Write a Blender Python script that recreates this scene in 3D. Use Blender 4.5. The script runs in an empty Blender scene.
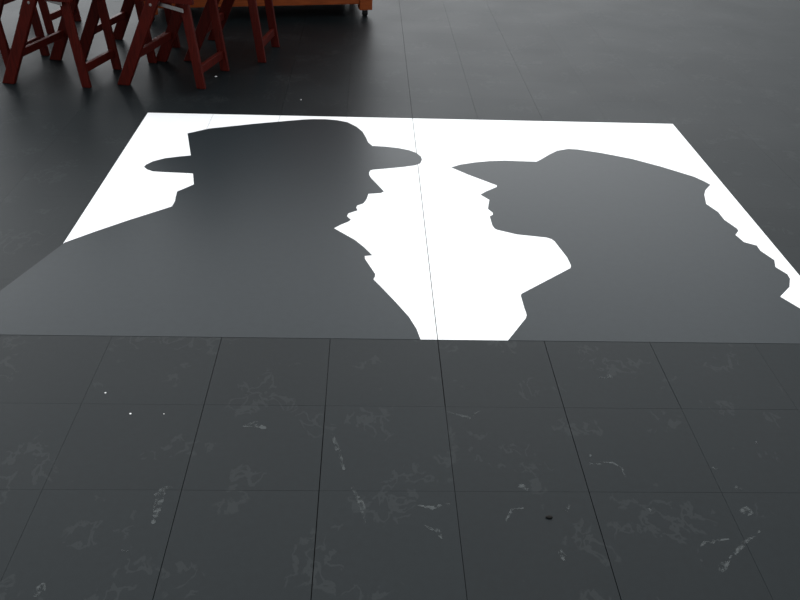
import bpy, bmesh, math, random
from mathutils import Vector, Matrix
from mathutils.geometry import delaunay_2d_cdt
random.seed(7)
S = bpy.context.scene
C = S.collection

# ------------------------------------------------------------------ camera
PITCH, YAW, ROLL, FPX, CAM_H = 0.54698, -0.04615, 0.03718, 876.213, 1.390
fw = Vector((-math.sin(YAW)*math.cos(PITCH), math.cos(YAW)*math.cos(PITCH), -math.sin(PITCH)))
r0 = Vector((math.cos(YAW), math.sin(YAW), 0)); u0 = r0.cross(fw)
rt = math.cos(ROLL)*r0 + math.sin(ROLL)*u0
up = -math.sin(ROLL)*r0 + math.cos(ROLL)*u0
cd = bpy.data.cameras.new('camera'); cam = bpy.data.objects.new('camera', cd); C.objects.link(cam)
cam.matrix_world = Matrix(((rt.x, up.x, -fw.x, 0), (rt.y, up.y, -fw.y, 0), (rt.z, up.z, -fw.z, CAM_H), (0, 0, 0, 1)))
cd.sensor_fit = 'HORIZONTAL'; cd.sensor_width = 36; cd.lens = FPX*36/800; cd.clip_start = 0.05
S.camera = cam

# ------------------------------------------------------------------ world, daylight, exposure
WORLD, SUN = 0.55, 2.9
w = bpy.data.worlds.new('world'); S.world = w; w.use_nodes = True
bg = w.node_tree.nodes['Background']; bg.inputs[0].default_value = (0.93, 0.97, 1.0, 1); bg.inputs[1].default_value = WORLD
sd = bpy.data.lights.new('daylight', 'SUN'); sd.energy = SUN; sd.angle = math.radians(95); sd.color = (0.96, 0.98, 1.0)
sun = bpy.data.objects.new('daylight', sd); C.objects.link(sun)
# soft daylight coming in from behind the furniture
AZ, EL = math.radians(114), math.radians(46)
sv = Vector((math.cos(AZ)*math.cos(EL), math.sin(AZ)*math.cos(EL), math.sin(EL)))
sun.rotation_euler = sv.to_track_quat('Z', 'Y').to_euler(); sun.location = sv*12
vs = S.view_settings; vs.view_transform = 'Standard'; vs.look = 'None'; vs.gamma = 1; vs.use_curve_mapping = False
vs.exposure = 0.45

# ------------------------------------------------------------------ helpers
def mat(name, color, rough=0.5, spec=0.5, metallic=0.0, var=0.0, scale=8.0, bump=0.0, stretch=None, color2=None, rvar=0.0, per_object=0.0):
    m = bpy.data.materials.new(name); m.use_nodes = True
    nt = m.node_tree; n = nt.nodes; l = nt.links
    b = n['Principled BSDF']
    b.inputs['Roughness'].default_value = rough; b.inputs['Metallic'].default_value = metallic
    b.inputs['Specular IOR Level'].default_value = spec
    tc = n.new('ShaderNodeTexCoord'); mp = n.new('ShaderNodeMapping')
    l.new(tc.outputs['Object'], mp.inputs[0])
    if stretch: mp.inputs['Scale'].default_value = stretch
    nz = n.new('ShaderNodeTexNoise'); nz.inputs['Scale'].default_value = scale; nz.inputs['Detail'].default_value = 6
    l.new(mp.outputs[0], nz.inputs['Vector'])
    cr = n.new('ShaderNodeValToRGB')
    a = color; c2 = color2 or tuple(c*(1-var) for c in color)
    cr.color_ramp.elements[0].position = 0.3; cr.color_ramp.elements[1].position = 0.7
    cr.color_ramp.elements[0].color = (*c2, 1); cr.color_ramp.elements[1].color = (*a, 1)
    l.new(nz.outputs['Fac'], cr.inputs[0]); l.new(cr.outputs[0], b.inputs['Base Color'])
    if bump:
        bp = n.new('ShaderNodeBump'); bp.inputs['Strength'].default_value = bump; bp.inputs['Distance'].default_value = 0.002
        l.new(nz.outputs['Fac'], bp.inputs['Height']); l.new(bp.outputs[0], b.inputs['Normal'])
    return m

def math_node(nt, op, a, b=None):
    x = nt.nodes.new('ShaderNodeMath'); x.operation = op
    for i, v in enumerate((a, b)):
        if v is None: continue
        if isinstance(v, (int, float)): x.inputs[i].default_value = v
        else: nt.links.new(v, x.inputs[i])
    return x.outputs[0]

def floor_mat():
    m = bpy.data.materials.new('dark_vinyl_tile'); m.use_nodes = True
    nt = m.node_tree; n = nt.nodes; l = nt.links; b = n['Principled BSDF']
    g = n.new('ShaderNodeNewGeometry'); oi = n.new('ShaderNodeObjectInfo')
    def noise(scale, detail, dist=0.0, sc=(1, 1, 1)):
        mp = n.new('ShaderNodeMapping'); mp.inputs['Scale'].default_value = sc
        l.new(g.outputs['Position'], mp.inputs[0])
        z = n.new('ShaderNodeTexNoise'); z.inputs['Scale'].default_value = scale; z.inputs['Detail'].default_value = detail
        z.inputs['Distortion'].default_value = dist
        l.new(mp.outputs[0], z.inputs['Vector']); return z.outputs['Fac']
    big, fine, grain = noise(2.2, 4), noise(60, 3), noise(420, 2)
    # chalky scuffs: thin ridges of a distorted noise, only inside worn patches
    rid = noise(22, 8, 0.6, (1, 0.7, 1))
    ridge = math_node(nt, 'ABSOLUTE', math_node(nt, 'SUBTRACT', rid, 0.5))
    line = math_node(nt, 'MULTIPLY', math_node(nt, 'SUBTRACT', 0.035, ridge), 22.0)
    line = math_node(nt, 'MAXIMUM', line, 0.0)
    patch = math_node(nt, 'MULTIPLY', math_node(nt, 'MAXIMUM', math_node(nt, 'SUBTRACT', noise(5.5, 3), 0.56), 0.0), 7.0)
    sc = math_node(nt, 'MINIMUM', math_node(nt, 'MULTIPLY', line, patch), 0.05)
    val = math_node(nt, 'ADD', math_node(nt, 'MULTIPLY', big, 0.35), math_node(nt, 'MULTIPLY', fine, 0.45))
    val = math_node(nt, 'ADD', val, math_node(nt, 'MULTIPLY', grain, 0.35))
    val = math_node(nt, 'ADD', val, math_node(nt, 'MULTIPLY', oi.outputs['Random'], 0.16))
    val = math_node(nt, 'ADD', val, 0.35)
    c1 = n.new('ShaderNodeVectorMath'); c1.operation = 'SCALE'; c1.inputs[0].default_value = FLOOR_RGB
    l.new(val, c1.inputs['Scale'])
    mx = n.new('ShaderNodeMixRGB'); mx.inputs[2].default_value = (0.13, 0.14, 0.14, 1)
    l.new(sc, mx.inputs[0]); l.new(c1.outputs[0], mx.inputs[1]); l.new(mx.outputs[0], b.inputs['Base Color'])
    ro = math_node(nt, 'ADD', math_node(nt, 'MULTIPLY', big, 0.12), 0.36)
    l.new(ro, b.inputs['Roughness']); b.inputs['Specular IOR Level'].default_value = FLOOR_SPEC
    bp = n.new('ShaderNodeBump'); bp.inputs['Strength'].default_value = 0.12; bp.inputs['Distance'].default_value = 0.001
    l.new(fine, bp.inputs['Height']); l.new(bp.outputs[0], b.inputs['Normal'])
    df = n.new('ShaderNodeBsdfDiffuse'); l.new(mx.outputs[0], df.inputs['Color'])
    ms = n.new('ShaderNodeMixShader'); ms.inputs[0].default_value = 0.40
    l.new(b.outputs[0], ms.inputs[1]); l.new(df.outputs[0], ms.inputs[2]); l.new(ms.outputs[0], n['Material Output'].inputs['Surface'])
    return m
FLOOR_RGB, FLOOR_SPEC = (0.0054, 0.0082, 0.0094), 0.20

def scuff_mat():
    m = bpy.data.materials.new('chalky_scuff'); m.use_nodes = True
    nt = m.node_tree; n = nt.nodes; l = nt.links; b = n['Principled BSDF']
    b.inputs['Base Color'].default_value = (0.105, 0.115, 0.115, 1); b.inputs['Roughness'].default_value = 0.8
    b.inputs['Specular IOR Level'].default_value = 0.2
    g = n.new('ShaderNodeNewGeometry'); z = n.new('ShaderNodeTexNoise'); z.inputs['Scale'].default_value = 75; z.inputs['Detail'].default_value = 5
    l.new(g.outputs['Position'], z.inputs['Vector'])
    a = math_node(nt, 'MULTIPLY', math_node(nt, 'SUBTRACT', z.outputs['Fac'], 0.45), 3.2)
    a = math_node(nt, 'MINIMUM', math_node(nt, 'MAXIMUM', a, 0.0), 0.5)
    l.new(a, b.inputs['Alpha'])
    return m

M = {
 'tile': floor_mat(),
 'underlay': mat('black_joint', (0.004, 0.004, 0.004), 0.9, 0.1, var=0.3),
 'white': mat('white_vinyl', (0.86, 0.86, 0.86), 0.5, 0.3, var=0.015, scale=30),
 'charcoal': mat('charcoal_vinyl', (0.014, 0.019, 0.022), 0.33, 0.12, var=0.14, scale=40, bump=0.03),
 'mahogany': mat('red_brown_wood', (0.085, 0.0075, 0.0045), 0.45, 0.12, scale=14, stretch=(9, 9, 1), color2=(0.042, 0.0045, 0.003), bump=0.15),
 'orange_wood': mat('orange_brown_wood', (0.30, 0.070, 0.018), 0.5, 0.12, scale=10, stretch=(1, 9, 9), color2=(0.19, 0.042, 0.012), bump=0.2),
 'steel': mat('brushed_steel', (0.62, 0.60, 0.60), 0.32, 0.5, metallic=1.0, var=0.15, scale=60),
 'rubber': mat('black_rubber', (0.012, 0.012, 0.012), 0.7, 0.3, var=0.3, scale=50),
 'paper': mat('white_paper', (0.85, 0.85, 0.84), 0.8, 0.2, var=0.05, scale=200),
 'crumb': mat('dark_crumb', (0.006, 0.005, 0.004), 0.8, 0.2, var=0.4, scale=300),
 'scuff': scuff_mat(),
}

def link(name, me, m=None, parent=None, smooth=False):
    o = bpy.data.objects.new(name, me); C.objects.link(o)
    if me is not None and m is not None: me.materials.append(M[m])
    if parent: o.parent = parent
    if smooth and me:
        for p in me.polygons: p.use_smooth = True
    return o
def from_bm(name, bm, m, parent=None, smooth=False):
    bmesh.ops.recalc_face_normals(bm, faces=bm.faces)
    me = bpy.data.meshes.new(name); bm.to_mesh(me); bm.free()
    return link(name, me, m, parent, smooth)
def tag(o, label, cat=None, group=None, kind=None):
    o['label'] = label
    if cat: o['category'] = cat
    if group: o['group'] = group
    if kind: o['kind'] = kind
    return o
def hexa(vs8, bevel=0.0, seg=2):
    """vs8: bottom ring of four, then top ring of four"""
    bm = bmesh.new(); v = [bm.verts.new(p) for p in vs8]
    for f in ((3, 2, 1, 0), (4, 5, 6, 7), (0, 1, 5, 4), (1, 2, 6, 5), (2, 3, 7, 6), (3, 0, 4, 7)): bm.faces.new([v[i] for i in f])
    bmesh.ops.recalc_face_normals(bm, faces=bm.faces)
    if bevel: bmesh.ops.bevel(bm, geom=bm.edges[:], offset=bevel, segments=seg, affect='EDGES', profile=0.6)
    return bm
def box(x0, x1, y0, y1, z0, z1, bevel=0.0, seg=2):
    return hexa([(x0, y0, z0), (x1, y0, z0), (x1, y1, z0), (x0, y1, z0), (x0, y0, z1), (x1, y0, z1), (x1, y1, z1), (x0, y1, z1)], bevel, seg)
def cyl(p, axis, r, h, seg=14, bevel=0.0):
    bm = bmesh.new()
    bmesh.ops.create_cone(bm, cap_ends=True, segments=seg, radius1=r, radius2=r, depth=h)
    if bevel:
        ed = [e for e in bm.edges if abs(e.verts[0].co.z-e.verts[1].co.z) < 1e-6]
        bmesh.ops.bevel(bm, geom=ed, offset=bevel, segments=2, affect='EDGES')
    q = Vector(axis).to_track_quat('Z', 'Y').to_matrix().to_4x4()
    bmesh.ops.transform(bm, matrix=Matrix.Translation(p) @ q, verts=bm.verts)
    return bm
def ray(px, py): return fw + rt*((px-400)/FPX) - up*((py-300)/FPX)
def ground(px, py, z=0.0):
    d = ray(px, py); t = (z-CAM_H)/d.z
    return Vector((d.x*t, d.y*t, z))
def in_view(p, mg=0):
    d = Vector(p) - Vector((0, 0, CAM_H)); z = d.dot(fw)
    if z <= 0.05: return False
    x = 400 + FPX*d.dot(rt)/z; y = 300 - FPX*d.dot(up)/z
    return -mg <= x <= 800+mg and -mg <= y <= 600+mg

# ------------------------------------------------------------------ floor
T = 0.305; GX, GY = -0.40314, 2.06572          # tile size, grid origin (front edge of the graphic)
def gp(c, r): return (GX + c*T, GY + r*T)
fl = from_bm('floor', box(-9, 9, -2, 16, -0.05, -0.004), 'underlay'); tag(fl, 'dark grey square vinyl floor tiles with thin black joints', kind='structure')
# width of each joint in metres: a few along the middle have opened, most are tight
def joint_x(c, r):
    if r < 0:
        return {-1: 0.0005, 0: 0.0014, 1: 0.0020 if r < -1 else 0.0013, 2: 0.0021 if r == -1 else 0.0012, 3: 0.0017, 4: 0.0012 if r == -1 else 0.0006, 5: 0.0003}.get(c, 0.00025)
    if r >= 6: return {0: 0.0008, 2: 0.0013, 3: 0.0006, 4: 0.0006, 1: 0.0008}.get(c, 0.00015)
    return 0.0003
def joint_y(c, r):
    if r == 0: return 0.0010
    if r in (-1, -2): return 0.0005 if c in (0, 3, 4, -3) else 0.0003
    return 0.00012
def tile_bm(bm, x0, x1, y0, y1):
    ch = 0.0001; rings = []
    for (i, z) in ((0, -0.004), (0, -ch), (ch, 0.0)):
        rings.append([bm.verts.new(q) for q in ((x0+i, y0+i, z), (x1-i, y0+i, z), (x1-i, y1-i, z), (x0+i, y1-i, z))])
    for a, b in zip(rings, rings[1:]):
        for i in range(4): bm.faces.new((a[i], a[(i+1) % 4], b[(i+1) % 4], b[i]))
    bm.faces.new(rings[-1])
tile_me = {}
rest = bmesh.new()
for r in range(-12, 44):
    for c in range(-27, 29):
        x, y = gp(c+0.5, r+0.5)
        ext = (-T/2+joint_x(c, r)/2, T/2-joint_x(c+1, r)/2, -T/2+joint_y(c, r)/2, T/2-joint_y(c, r+1)/2)
        graphic = -2 <= c < 6 and 0 <= r < 6
        see = any(in_view((x+a*T/2, y+b*T/2, 0)) for a in (-1, 0, 1) for b in (-1, 0, 1))
        if see and not graphic:
            k = tuple(round(e, 6) for e in ext)
            if k not in tile_me:
                bm = bmesh.new(); tile_bm(bm, *ext)
                me = bpy.data.meshes.new('tile'); bm.to_mesh(me); bm.free(); me.materials.append(M['tile']); tile_me[k] = me
            t = link('tile', tile_me[k], None, fl)
            t.location = (x, y, 0)
        else: tile_bm(rest, x+ext[0], x+ext[1], y+ext[2], y+ext[3])
o = from_bm('tile_field', rest, 'tile', fl); o['kind'] = 'stuff'

# ------------------------------------------------------------------ floor graphic: white field and two silhouettes in profile
left_px = [(65,242.5),(95,231.7),(127,220.8),(172,206.5),(175,201),(176,196),(177,191.7),(193.8,184.5),(193,173.7),(187.5,173.3),(165,172.3),(153,171.5),
 (147,169.5),(144,167),(146,164.8),(153,161.4),(165,158.3),(180,156.5),(190.8,155.5),(187.5,133.5),(208.5,128.7),(255,123.8),(277.5,121.8),
 (303.5,119.6),(313,119.2),(325,119.3),(337,120.3),(347.5,122.3),(356.5,126.8),(362.5,131.7),(365.8,137.3),(368.2,142.5),(372.3,146),(385,146.7),(398.5,148.2),
 (409,150.3),(416.5,153),(421,156.8),(422,159.8),(420.3,163.5),(415,165.5),(403,167.1),(385,168.8),(373,169.8),(370.3,170.6),(369.2,172.5),(369.2,175),
 (371,178),(384,191.5),(381,193.2),(368.5,194),(366.5,199.5),(363.5,203.5),(357,205.8),(356.3,208),(357.8,210.5),(348.5,213.5),(347,216.3),
 (351,220),(348,222),(341,224.8),(334.1,228.4),(354.7,239.9),(364,247.2),(372.4,255.5),(364.8,256.2),(365,259),(375.2,274),(375,276.7),(373.5,279.5),
 (380.6,286.5),(395.8,302.3),(408.8,316.8),(416.4,328.7),(420.5,338.5)]
right_px = [(508,340.5),(525.8,318.3),(526.6,315.5),(526,312.7),(524.4,308.5),(520.8,296),(521.3,294),(570.2,268.3),(570.9,266.8),(570.6,264.8),(567,257.5),(554.6,241.5),
 (551.5,239.2),(546.3,237.7),(517,234.6),(497.3,230),(494.5,228.6),(492.3,225.5),(489.7,216.5),(492.7,215),(492.7,212.8),(487.8,209),(489.3,200),(480.3,194.8),
 (485.5,191.8),(496.8,187),(496.8,185.5),(467.5,174.5),(451,167.5),(460,164.8),(475,162.5),(489.5,161.2),(505,160.7),(520,161.3),(536.5,161.8),
 (541,159.5),(549,154.8),(557,150.9),(568,149),(577.5,149.5),(601,153),(632,159),(660.6,166.6),(694,176.8),(704.5,181.6),(710.4,184.8),(705.5,190.2),
 (704.3,194.8),(706.2,204),(718.3,212.3),(724.2,219.8),(737,228.7),(738.4,231),(735.4,235),(744,242.2),(756.8,245.7),(760.3,250.8),(774.3,260.2),
 (775.5,267.2),(787.2,274.2),(790,278.8),(789.5,287),(780.2,296.8),(800,308.5)]
L = [ground(*q).xy for q in left_px]
L[-1] = Vector((L[-1].x, GY))
L += [Vector(gp(-2.52, 0)), Vector(gp(-2.29, 0.77)), ]
Rr = [ground(*q).xy for q in right_px]
Rr[0] = Vector((Rr[0].x, GY))
d = (Rr[-1]-Rr[-2]); Rr.append(Rr[-1] + d*((gp(6, 0)[0]-Rr[-1].x)/d.x)); Rr.append(Vector(gp(6, 0)))
def inside(p, poly):
    x, y = p; k = False; j = len(poly)-1
    for i in range(len(poly)):
        a, b = poly[i], poly[j]
        if (a[1] > y) != (b[1] > y) and x < (b[0]-a[0])*(y-a[1])/(b[1]-a[1])+a[0]: k = not k
        j = i
    return k
verts, edges = [], []
def loop(pts):
    s = len(verts); verts.extend(Vector((p[0], p[1])) for p in pts); n = len(pts)
    edges.extend((s+i, s+(i+1) % n) for i in range(n))
loop(L); loop(Rr)
cells = {}
GXS = {-2: 0.015, 0: 0.0011, 2: 0.0026, -1: 0.0009, 4: 0.0012}     # some joints have opened more than others
for c in range(-3, 6):
    for r in range(0, 6):
        x0, y0 = gp(c, r); x1, y1 = gp(c+1, r+1)
        a, b = GXS.get(c, 0.0006)/2, GXS.get(c+1, 0.0006)/2
        rc = (x0+a, x1-b, y0+0.0001, y1-0.0001); cells[(c, r)] = rc
        loop([(rc[0], rc[2]), (rc[1], rc[2]), (rc[1], rc[3]), (rc[0], rc[3])])
vo, eo, fo, *_ = delaunay_2d_cdt(verts, edges, [], 0, 1e-6)
pieces = {}
for f in fo:
    ctr = sum((vo[i] for i in f), Vector((0, 0)))/len(f)
    c, r = math.floor((ctr.x-GX)/T), math.floor((ctr.y-GY)/T)
    if (c, r) not in cells: continue
    rc = cells[(c, r)]
    k = 'L' if inside(ctr, L) else 'R' if inside(ctr, Rr) else 'W' if c >= -2 else None
    if k is None or (k == 'W' and not (rc[0] < ctr.x < rc[1] and rc[2] < ctr.y < rc[3])): continue
    pieces.setdefault((k, (c, r)) if k == 'W' else (k, 0), []).append(f)
Z0, Z1 = 0.0, 0.0006
def piece(faces, org):
    bm = bmesh.new(); mp = {}
    def V(i, z):
        if (i, z) not in mp: mp[(i, z)] = bm.verts.new((vo[i].x-org.x, vo[i].y-org.y, z))
        return mp[(i, z)]
    cnt = {}
    for f in faces:
        a = sum((vo[f[i]].x*vo[f[(i+1) % 3]].y - vo[f[(i+1) % 3]].x*vo[f[i]].y) for i in range(3))
        f = list(f) if a > 0 else list(f)[::-1]
        bm.faces.new([V(i, Z1) for i in f])
        for i in range(3): cnt[(f[i], f[(i+1) % 3])] = 1
    for (a, b) in cnt:
        if (b, a) not in cnt: bm.faces.new((V(a, Z0), V(b, Z0), V(b, Z1), V(a, Z1)))
    return bm
org = Vector((*gp(2, 0), 0))
gr = link('floor_graphic', None); gr.location = org
tag(gr, 'large white floor graphic with two charcoal profile silhouettes wearing hats', 'floor graphic')
for key, fs in sorted(pieces.items(), key=lambda kv: str(kv[0])):
    if key[0] == 'W':
        todo = [set(f) for f in fs]; left = list(range(len(fs)))
        while left:                                            # a cell cut in two by an outline gives two panels
            comp = [left.pop(0)]
            for i in comp:
                near = [j for j in left if len(todo[i] & todo[j]) == 2]
                for j in near: left.remove(j); comp.append(j)
            from_bm('white_panel', piece([fs[i] for i in comp], org), 'white', gr)
    else:
        o = from_bm('silhouette', piece(fs, org), 'charcoal', gr)
        o['label'] = 'charcoal silhouette of bearded head in tall flat-topped brimmed hat, facing right' if key[0] == 'L' else 'charcoal silhouette of head in low brimmed hat with wavy hair, facing left'

# ------------------------------------------------------------------ folding chairs
def beam(x0, z0, x1, z1, wx, y0, y1, bv=0.004):
    """board leaning in the x-z plane with level-cut ends; wx = width measured level"""
    h = wx/2
    return hexa([(x0-h, y0, z0), (x0+h, y0, z0), (x0+h, y1, z0), (x0-h, y1, z0), (x1-h, y0, z1), (x1+h, y0, z1), (x1+h, y1, z1), (x1-h, y1, z1)], bv)
TO, TI = math.tan(math.radians(26)), math.tan(math.radians(7))
XF, XR = -0.19, 0.195
def fx(z): return XF + z*TO
def rx(z): return XR - z*TI
def make_chair():
    t = link('folding_chair', None)
    for s in (-1, 1):
        yo = s*0.212
        o = from_bm('front_leg', beam(fx(0), 0, fx(0.83), 0.83, 0.064, yo-0.012, yo+0.012), 'mahogany', t)
        for z in (0.402, 0.475):
            from_bm('bolt', cyl((fx(z), s*0.2245, z), (0, 1, 0), 0.0065, 0.005, 12, 0.001), 'steel', o)
        yi = s*0.156
        o = from_bm('rear_leg', beam(rx(0), 0, rx(0.428), 0.428, 0.044, yi-0.011, yi+0.011), 'mahogany', t)
        from_bm('bolt', cyl((rx(0.408), s*0.1675, 0.408), (0, 1, 0), 0.006, 0.004, 12, 0.001), 'steel', o)
        # folding brace: flat metal bar from front leg back to rear leg
        ya = s*0.184
        xa, xb, za, zb = fx(0.40)+0.01, rx(0.375), 0.402, 0.376
        from_bm('folding_brace', hexa([(xa, ya-0.002, za-0.009), (xb, ya-0.002, zb-0.009), (xb, ya+0.002, zb-0.009), (xa, ya+0.002, za-0.009),
                                 (xa, ya-0.002, za+0.009), (xb, ya-0.002, zb+0.009), (xb, ya+0.002, zb+0.009), (xa, ya+0.002, za+0.009)], 0.0008, 1), 'steel', t)
        from_bm('seat_rail', box(-0.205, 0.20, s*0.178-0.012, s*0.178+0.012, 0.407, 0.456, 0.003), 'mahogany', t)
    from_bm('front_stretcher', box(fx(0.145)-0.010, fx(0.145)+0.010, -0.2, 0.2, 0.127, 0.163, 0.003), 'mahogany', t)
    from_bm('rear_stretcher', box(rx(0.085)-0.010, rx(0.085)+0.010, -0.145, 0.145, 0.066, 0.106, 0.003), 'mahogany', t)
    for i in range(6):                                        # seat slats run across
        x = -0.207 + i*0.0675
        from_bm('seat_slat', box(x, x+0.058, -0.19, 0.19, 0.456, 0.471, 0.003), 'mahogany', t)
    for z in (0.61, 0.70, 0.79):                           # back slats between the long legs
        from_bm('back_slat', hexa([(fx(z-0.03)-0.008, -0.2, z-0.03), (fx(z-0.03)+0.008, -0.2, z-0.03), (fx(z-0.03)+0.008, 0.2, z-0.03), (fx(z-0.03)-0.008, 0.2, z-0.03),
                              (fx(z+0.03)-0.008, -0.2, z+0.03), (fx(z+0.03)+0.008, -0.2, z+0.03), (fx(z+0.03)+0.008, 0.2, z+0.03), (fx(z+0.03)-0.008, 0.2, z+0.03)], 0.003), 'mahogany', t)
    return t
def copy_tree(o, parent=None):
    c = o.copy(); C.objects.link(c); c.parent = parent
    for ch in list(o.children): copy_tree(ch, c)
    return c
chairs = [
 ((-0.975, 4.458), -13.4, 'red-brown wooden folding chair, front row, nearest the orange-brown cabinet'),
 ((-1.528, 4.440), -13.6, 'red-brown wooden folding chair, front row, left of the chair nearest the cabinet'),
 ((-1.305, 4.870), -12.4, 'red-brown wooden folding chair standing directly behind and between the two front chairs'),
 ((-0.745, 4.912), -8.0, 'red-brown wooden folding chair in deep shade in front of the cabinet'),
 ((-1.965, 4.660), -14.0, 'leftmost red-brown wooden folding chair, cut off by the left edge'),
 ((-2.000, 5.390), -12.0, 'farthest red-brown wooden folding chair, behind the leftmost one'),
]
proto = make_chair()
for i, ((x, y), a, lab) in enumerate(chairs):
    o = proto if i == 0 else copy_tree(proto)
    o.location = (x, y, 0); o.rotation_euler = (0, 0, math.radians(a))
    tag(o, lab, 'chair', 'wooden folding chairs')
    if i == 1:                                                # opened a little wider: its braces sit higher under the seat
        for ch in o.children:
            if ch.name.startswith('folding_brace'): ch.location.z += 0.022

# ------------------------------------------------------------------ wooden cabinet on castors behind the chairs
cb = link('wooden_cabinet', None); cb.location = (0.020, 5.795, 0); cb.rotation_euler = (0, 0, math.radians(11.5))
tag(cb, 'orange-brown wooden cabinet on short castors behind the folding chairs', 'cabinet')
LEN, DEP, HT = 1.42, 0.55, 1.36
for xx in (-LEN, -0.082):
    for yy in (0.0, DEP-0.08):
        p = from_bm('corner_post', box(xx, xx+0.082, yy, yy+0.08, 0.042, HT, 0.004), 'orange_wood', cb)
        from_bm('castor', cyl((xx+0.041, yy+0.04, 0.021), (1, 0, 0), 0.021, 0.032, 18, 0.003), 'rubber', p)
        from_bm('castor_fork', box(xx+0.026, xx+0.056, yy+0.025, yy+0.055, 0.036, 0.0425), 'steel', p)
for i in range(10):                                            # front boards, one above the other
    z = 0.078 + i*0.128
    from_bm('front_board', box(-LEN+0.083, -0.083, 0.012+0.002*(i % 2), 0.034, z, z+0.124, 0.003), 'orange_wood', cb)
    for xx in (-LEN+0.012, -0.034):
        from_bm('side_board', box(xx, xx+0.022, 0.081, DEP-0.081, z, z+0.124, 0.003), 'orange_wood', cb)
from_bm('back_panel', box(-LEN+0.083, -0.083, DEP-0.03, DEP-0.012, 0.012, HT-0.004, 0.002), 'orange_wood', cb)  # unseen; carried down almost to the floor to block light under the cabinet
from_bm('bottom_panel', box(-LEN+0.036, -0.036, 0.036, DEP-0.032, 0.08, 0.098), 'orange_wood', cb)
for i in range(4):
    y = -0.03 + i*0.154
    from_bm('top_board', box(-LEN-0.03, 0.03, y, y+0.150, HT, HT+0.028, 0.004), 'orange_wood', cb)

# ------------------------------------------------------------------ scuffs and litter on the floor
def stroke(px, wmm, z=0.00035):
    pts = [ground(*q) for q in px]; bm = bmesh.new(); prev = None
    n = len(pts)
    for i, p in enumerate(pts):
        t = (pts[min(i+1, n-1)]-pts[max(i-1, 0)]).normalized(); s = Vector((-t.y, t.x, 0))
        k = wmm/2000*(0.35 if i in (0, n-1) else random.uniform(0.7, 1.2))
        a, b = bm.verts.new((p+s*k).xy.to_3d()+Vector((0, 0, z))), bm.verts.new((p-s*k).xy.to_3d()+Vector((0, 0, z)))
        if prev: bm.faces.new((prev[0], prev[1], b, a))
        prev = (a, b)
    o = from_bm('scuff_mark', bm, 'scuff', fl); return o
for px, wd in [([(166,486),(160,497),(157,510),(153,524)], 22), ([(172,487),(161,490),(150,500)], 9), ([(332,434),(338,450),(344,470)], 16), ([(352,487),(362,505),(366,522)], 14),
  ([(600,462),(613,463),(622,468),(625,477)], 7), ([(590,452),(591,464),(602,464)], 8), ([(700,548),(704,543),(714,541),(729,539)], 9), ([(760,531),(746,542),(736,552),(727,562)], 12),
  ([(728,560),(723,566),(721,572)], 22), ([(701,560),(703,574)], 14), ([(740,511),(747,511),(753,513)], 28), ([(715,541),(712,543)], 20), ([(559,550),(563,556),(565,561)], 22),
  ([(418,505),(432,508),(450,503)], 14), ([(515,487),(521,485),(528,490)], 18), ([(600,378),(609,376),(616,379)], 12), ([(447,412),(470,418),(479,411)], 10), ([(243,426),(256,424),(266,429)], 24),
  ([(34,597),(40,590),(44,583)], 20), ([(120,550),(128,551)], 9), ([(735,487),(742,490)], 22), ([(505,522),(512,510),(524,508)], 10), ([(648,508),(652,511)], 12), ([(425,526),(437,531),(443,540)], 12),
  ([(570,505),(566,512)], 14), ([(755,440),(757,444)], 14), ([(712,467),(716,470),(720,468)], 10)]:
    stroke(px, wd)
def litter(name, px, size, m, label, cat, squash=0.4):
    bm = bmesh.new(); bmesh.ops.create_icosphere(bm, subdivisions=2, radius=size/2)
    for v in bm.verts:
        v.co *= random.uniform(0.75, 1.2); v.co.z = max(v.co.z*squash, -size*0.18)
    lo = min(v.co.z for v in bm.verts)
    for v in bm.verts: v.co.z -= lo
    o = from_bm(name, bm, m); o.location = ground(*px) ; o.rotation_euler[2] = random.uniform(0, 6)
    tag(o, label, cat); return o
litter('paper_scrap', (130.5, 414), 0.0055, 'paper', 'tiny white paper speck, nearer of the two bright specks on the left tiles', 'paper scrap')
litter('paper_scrap', (105.5, 393), 0.0045, 'paper', 'tiny white paper speck, farther of the two bright specks on the left tiles', 'paper scrap')
litter('paper_scrap', (164, 414), 0.003, 'paper', 'faintest white speck right of the two bright ones on the left tiles', 'paper scrap')
litter('paper_scrap', (216, 77), 0.011, 'paper', 'pale scrap on the floor beside the rear leg of a folding chair', 'paper scrap')
litter('paper_scrap', (301, 100), 0.006, 'paper', 'small pale scrap on dark floor just above the white graphic', 'paper scrap')
cr = litter('dark_crumb', (549, 517.5), 0.011, 'crumb', 'small black crumb lying on a scuffed tile at lower right', 'crumb')
cr.scale = (1.5, 0.8, 1)
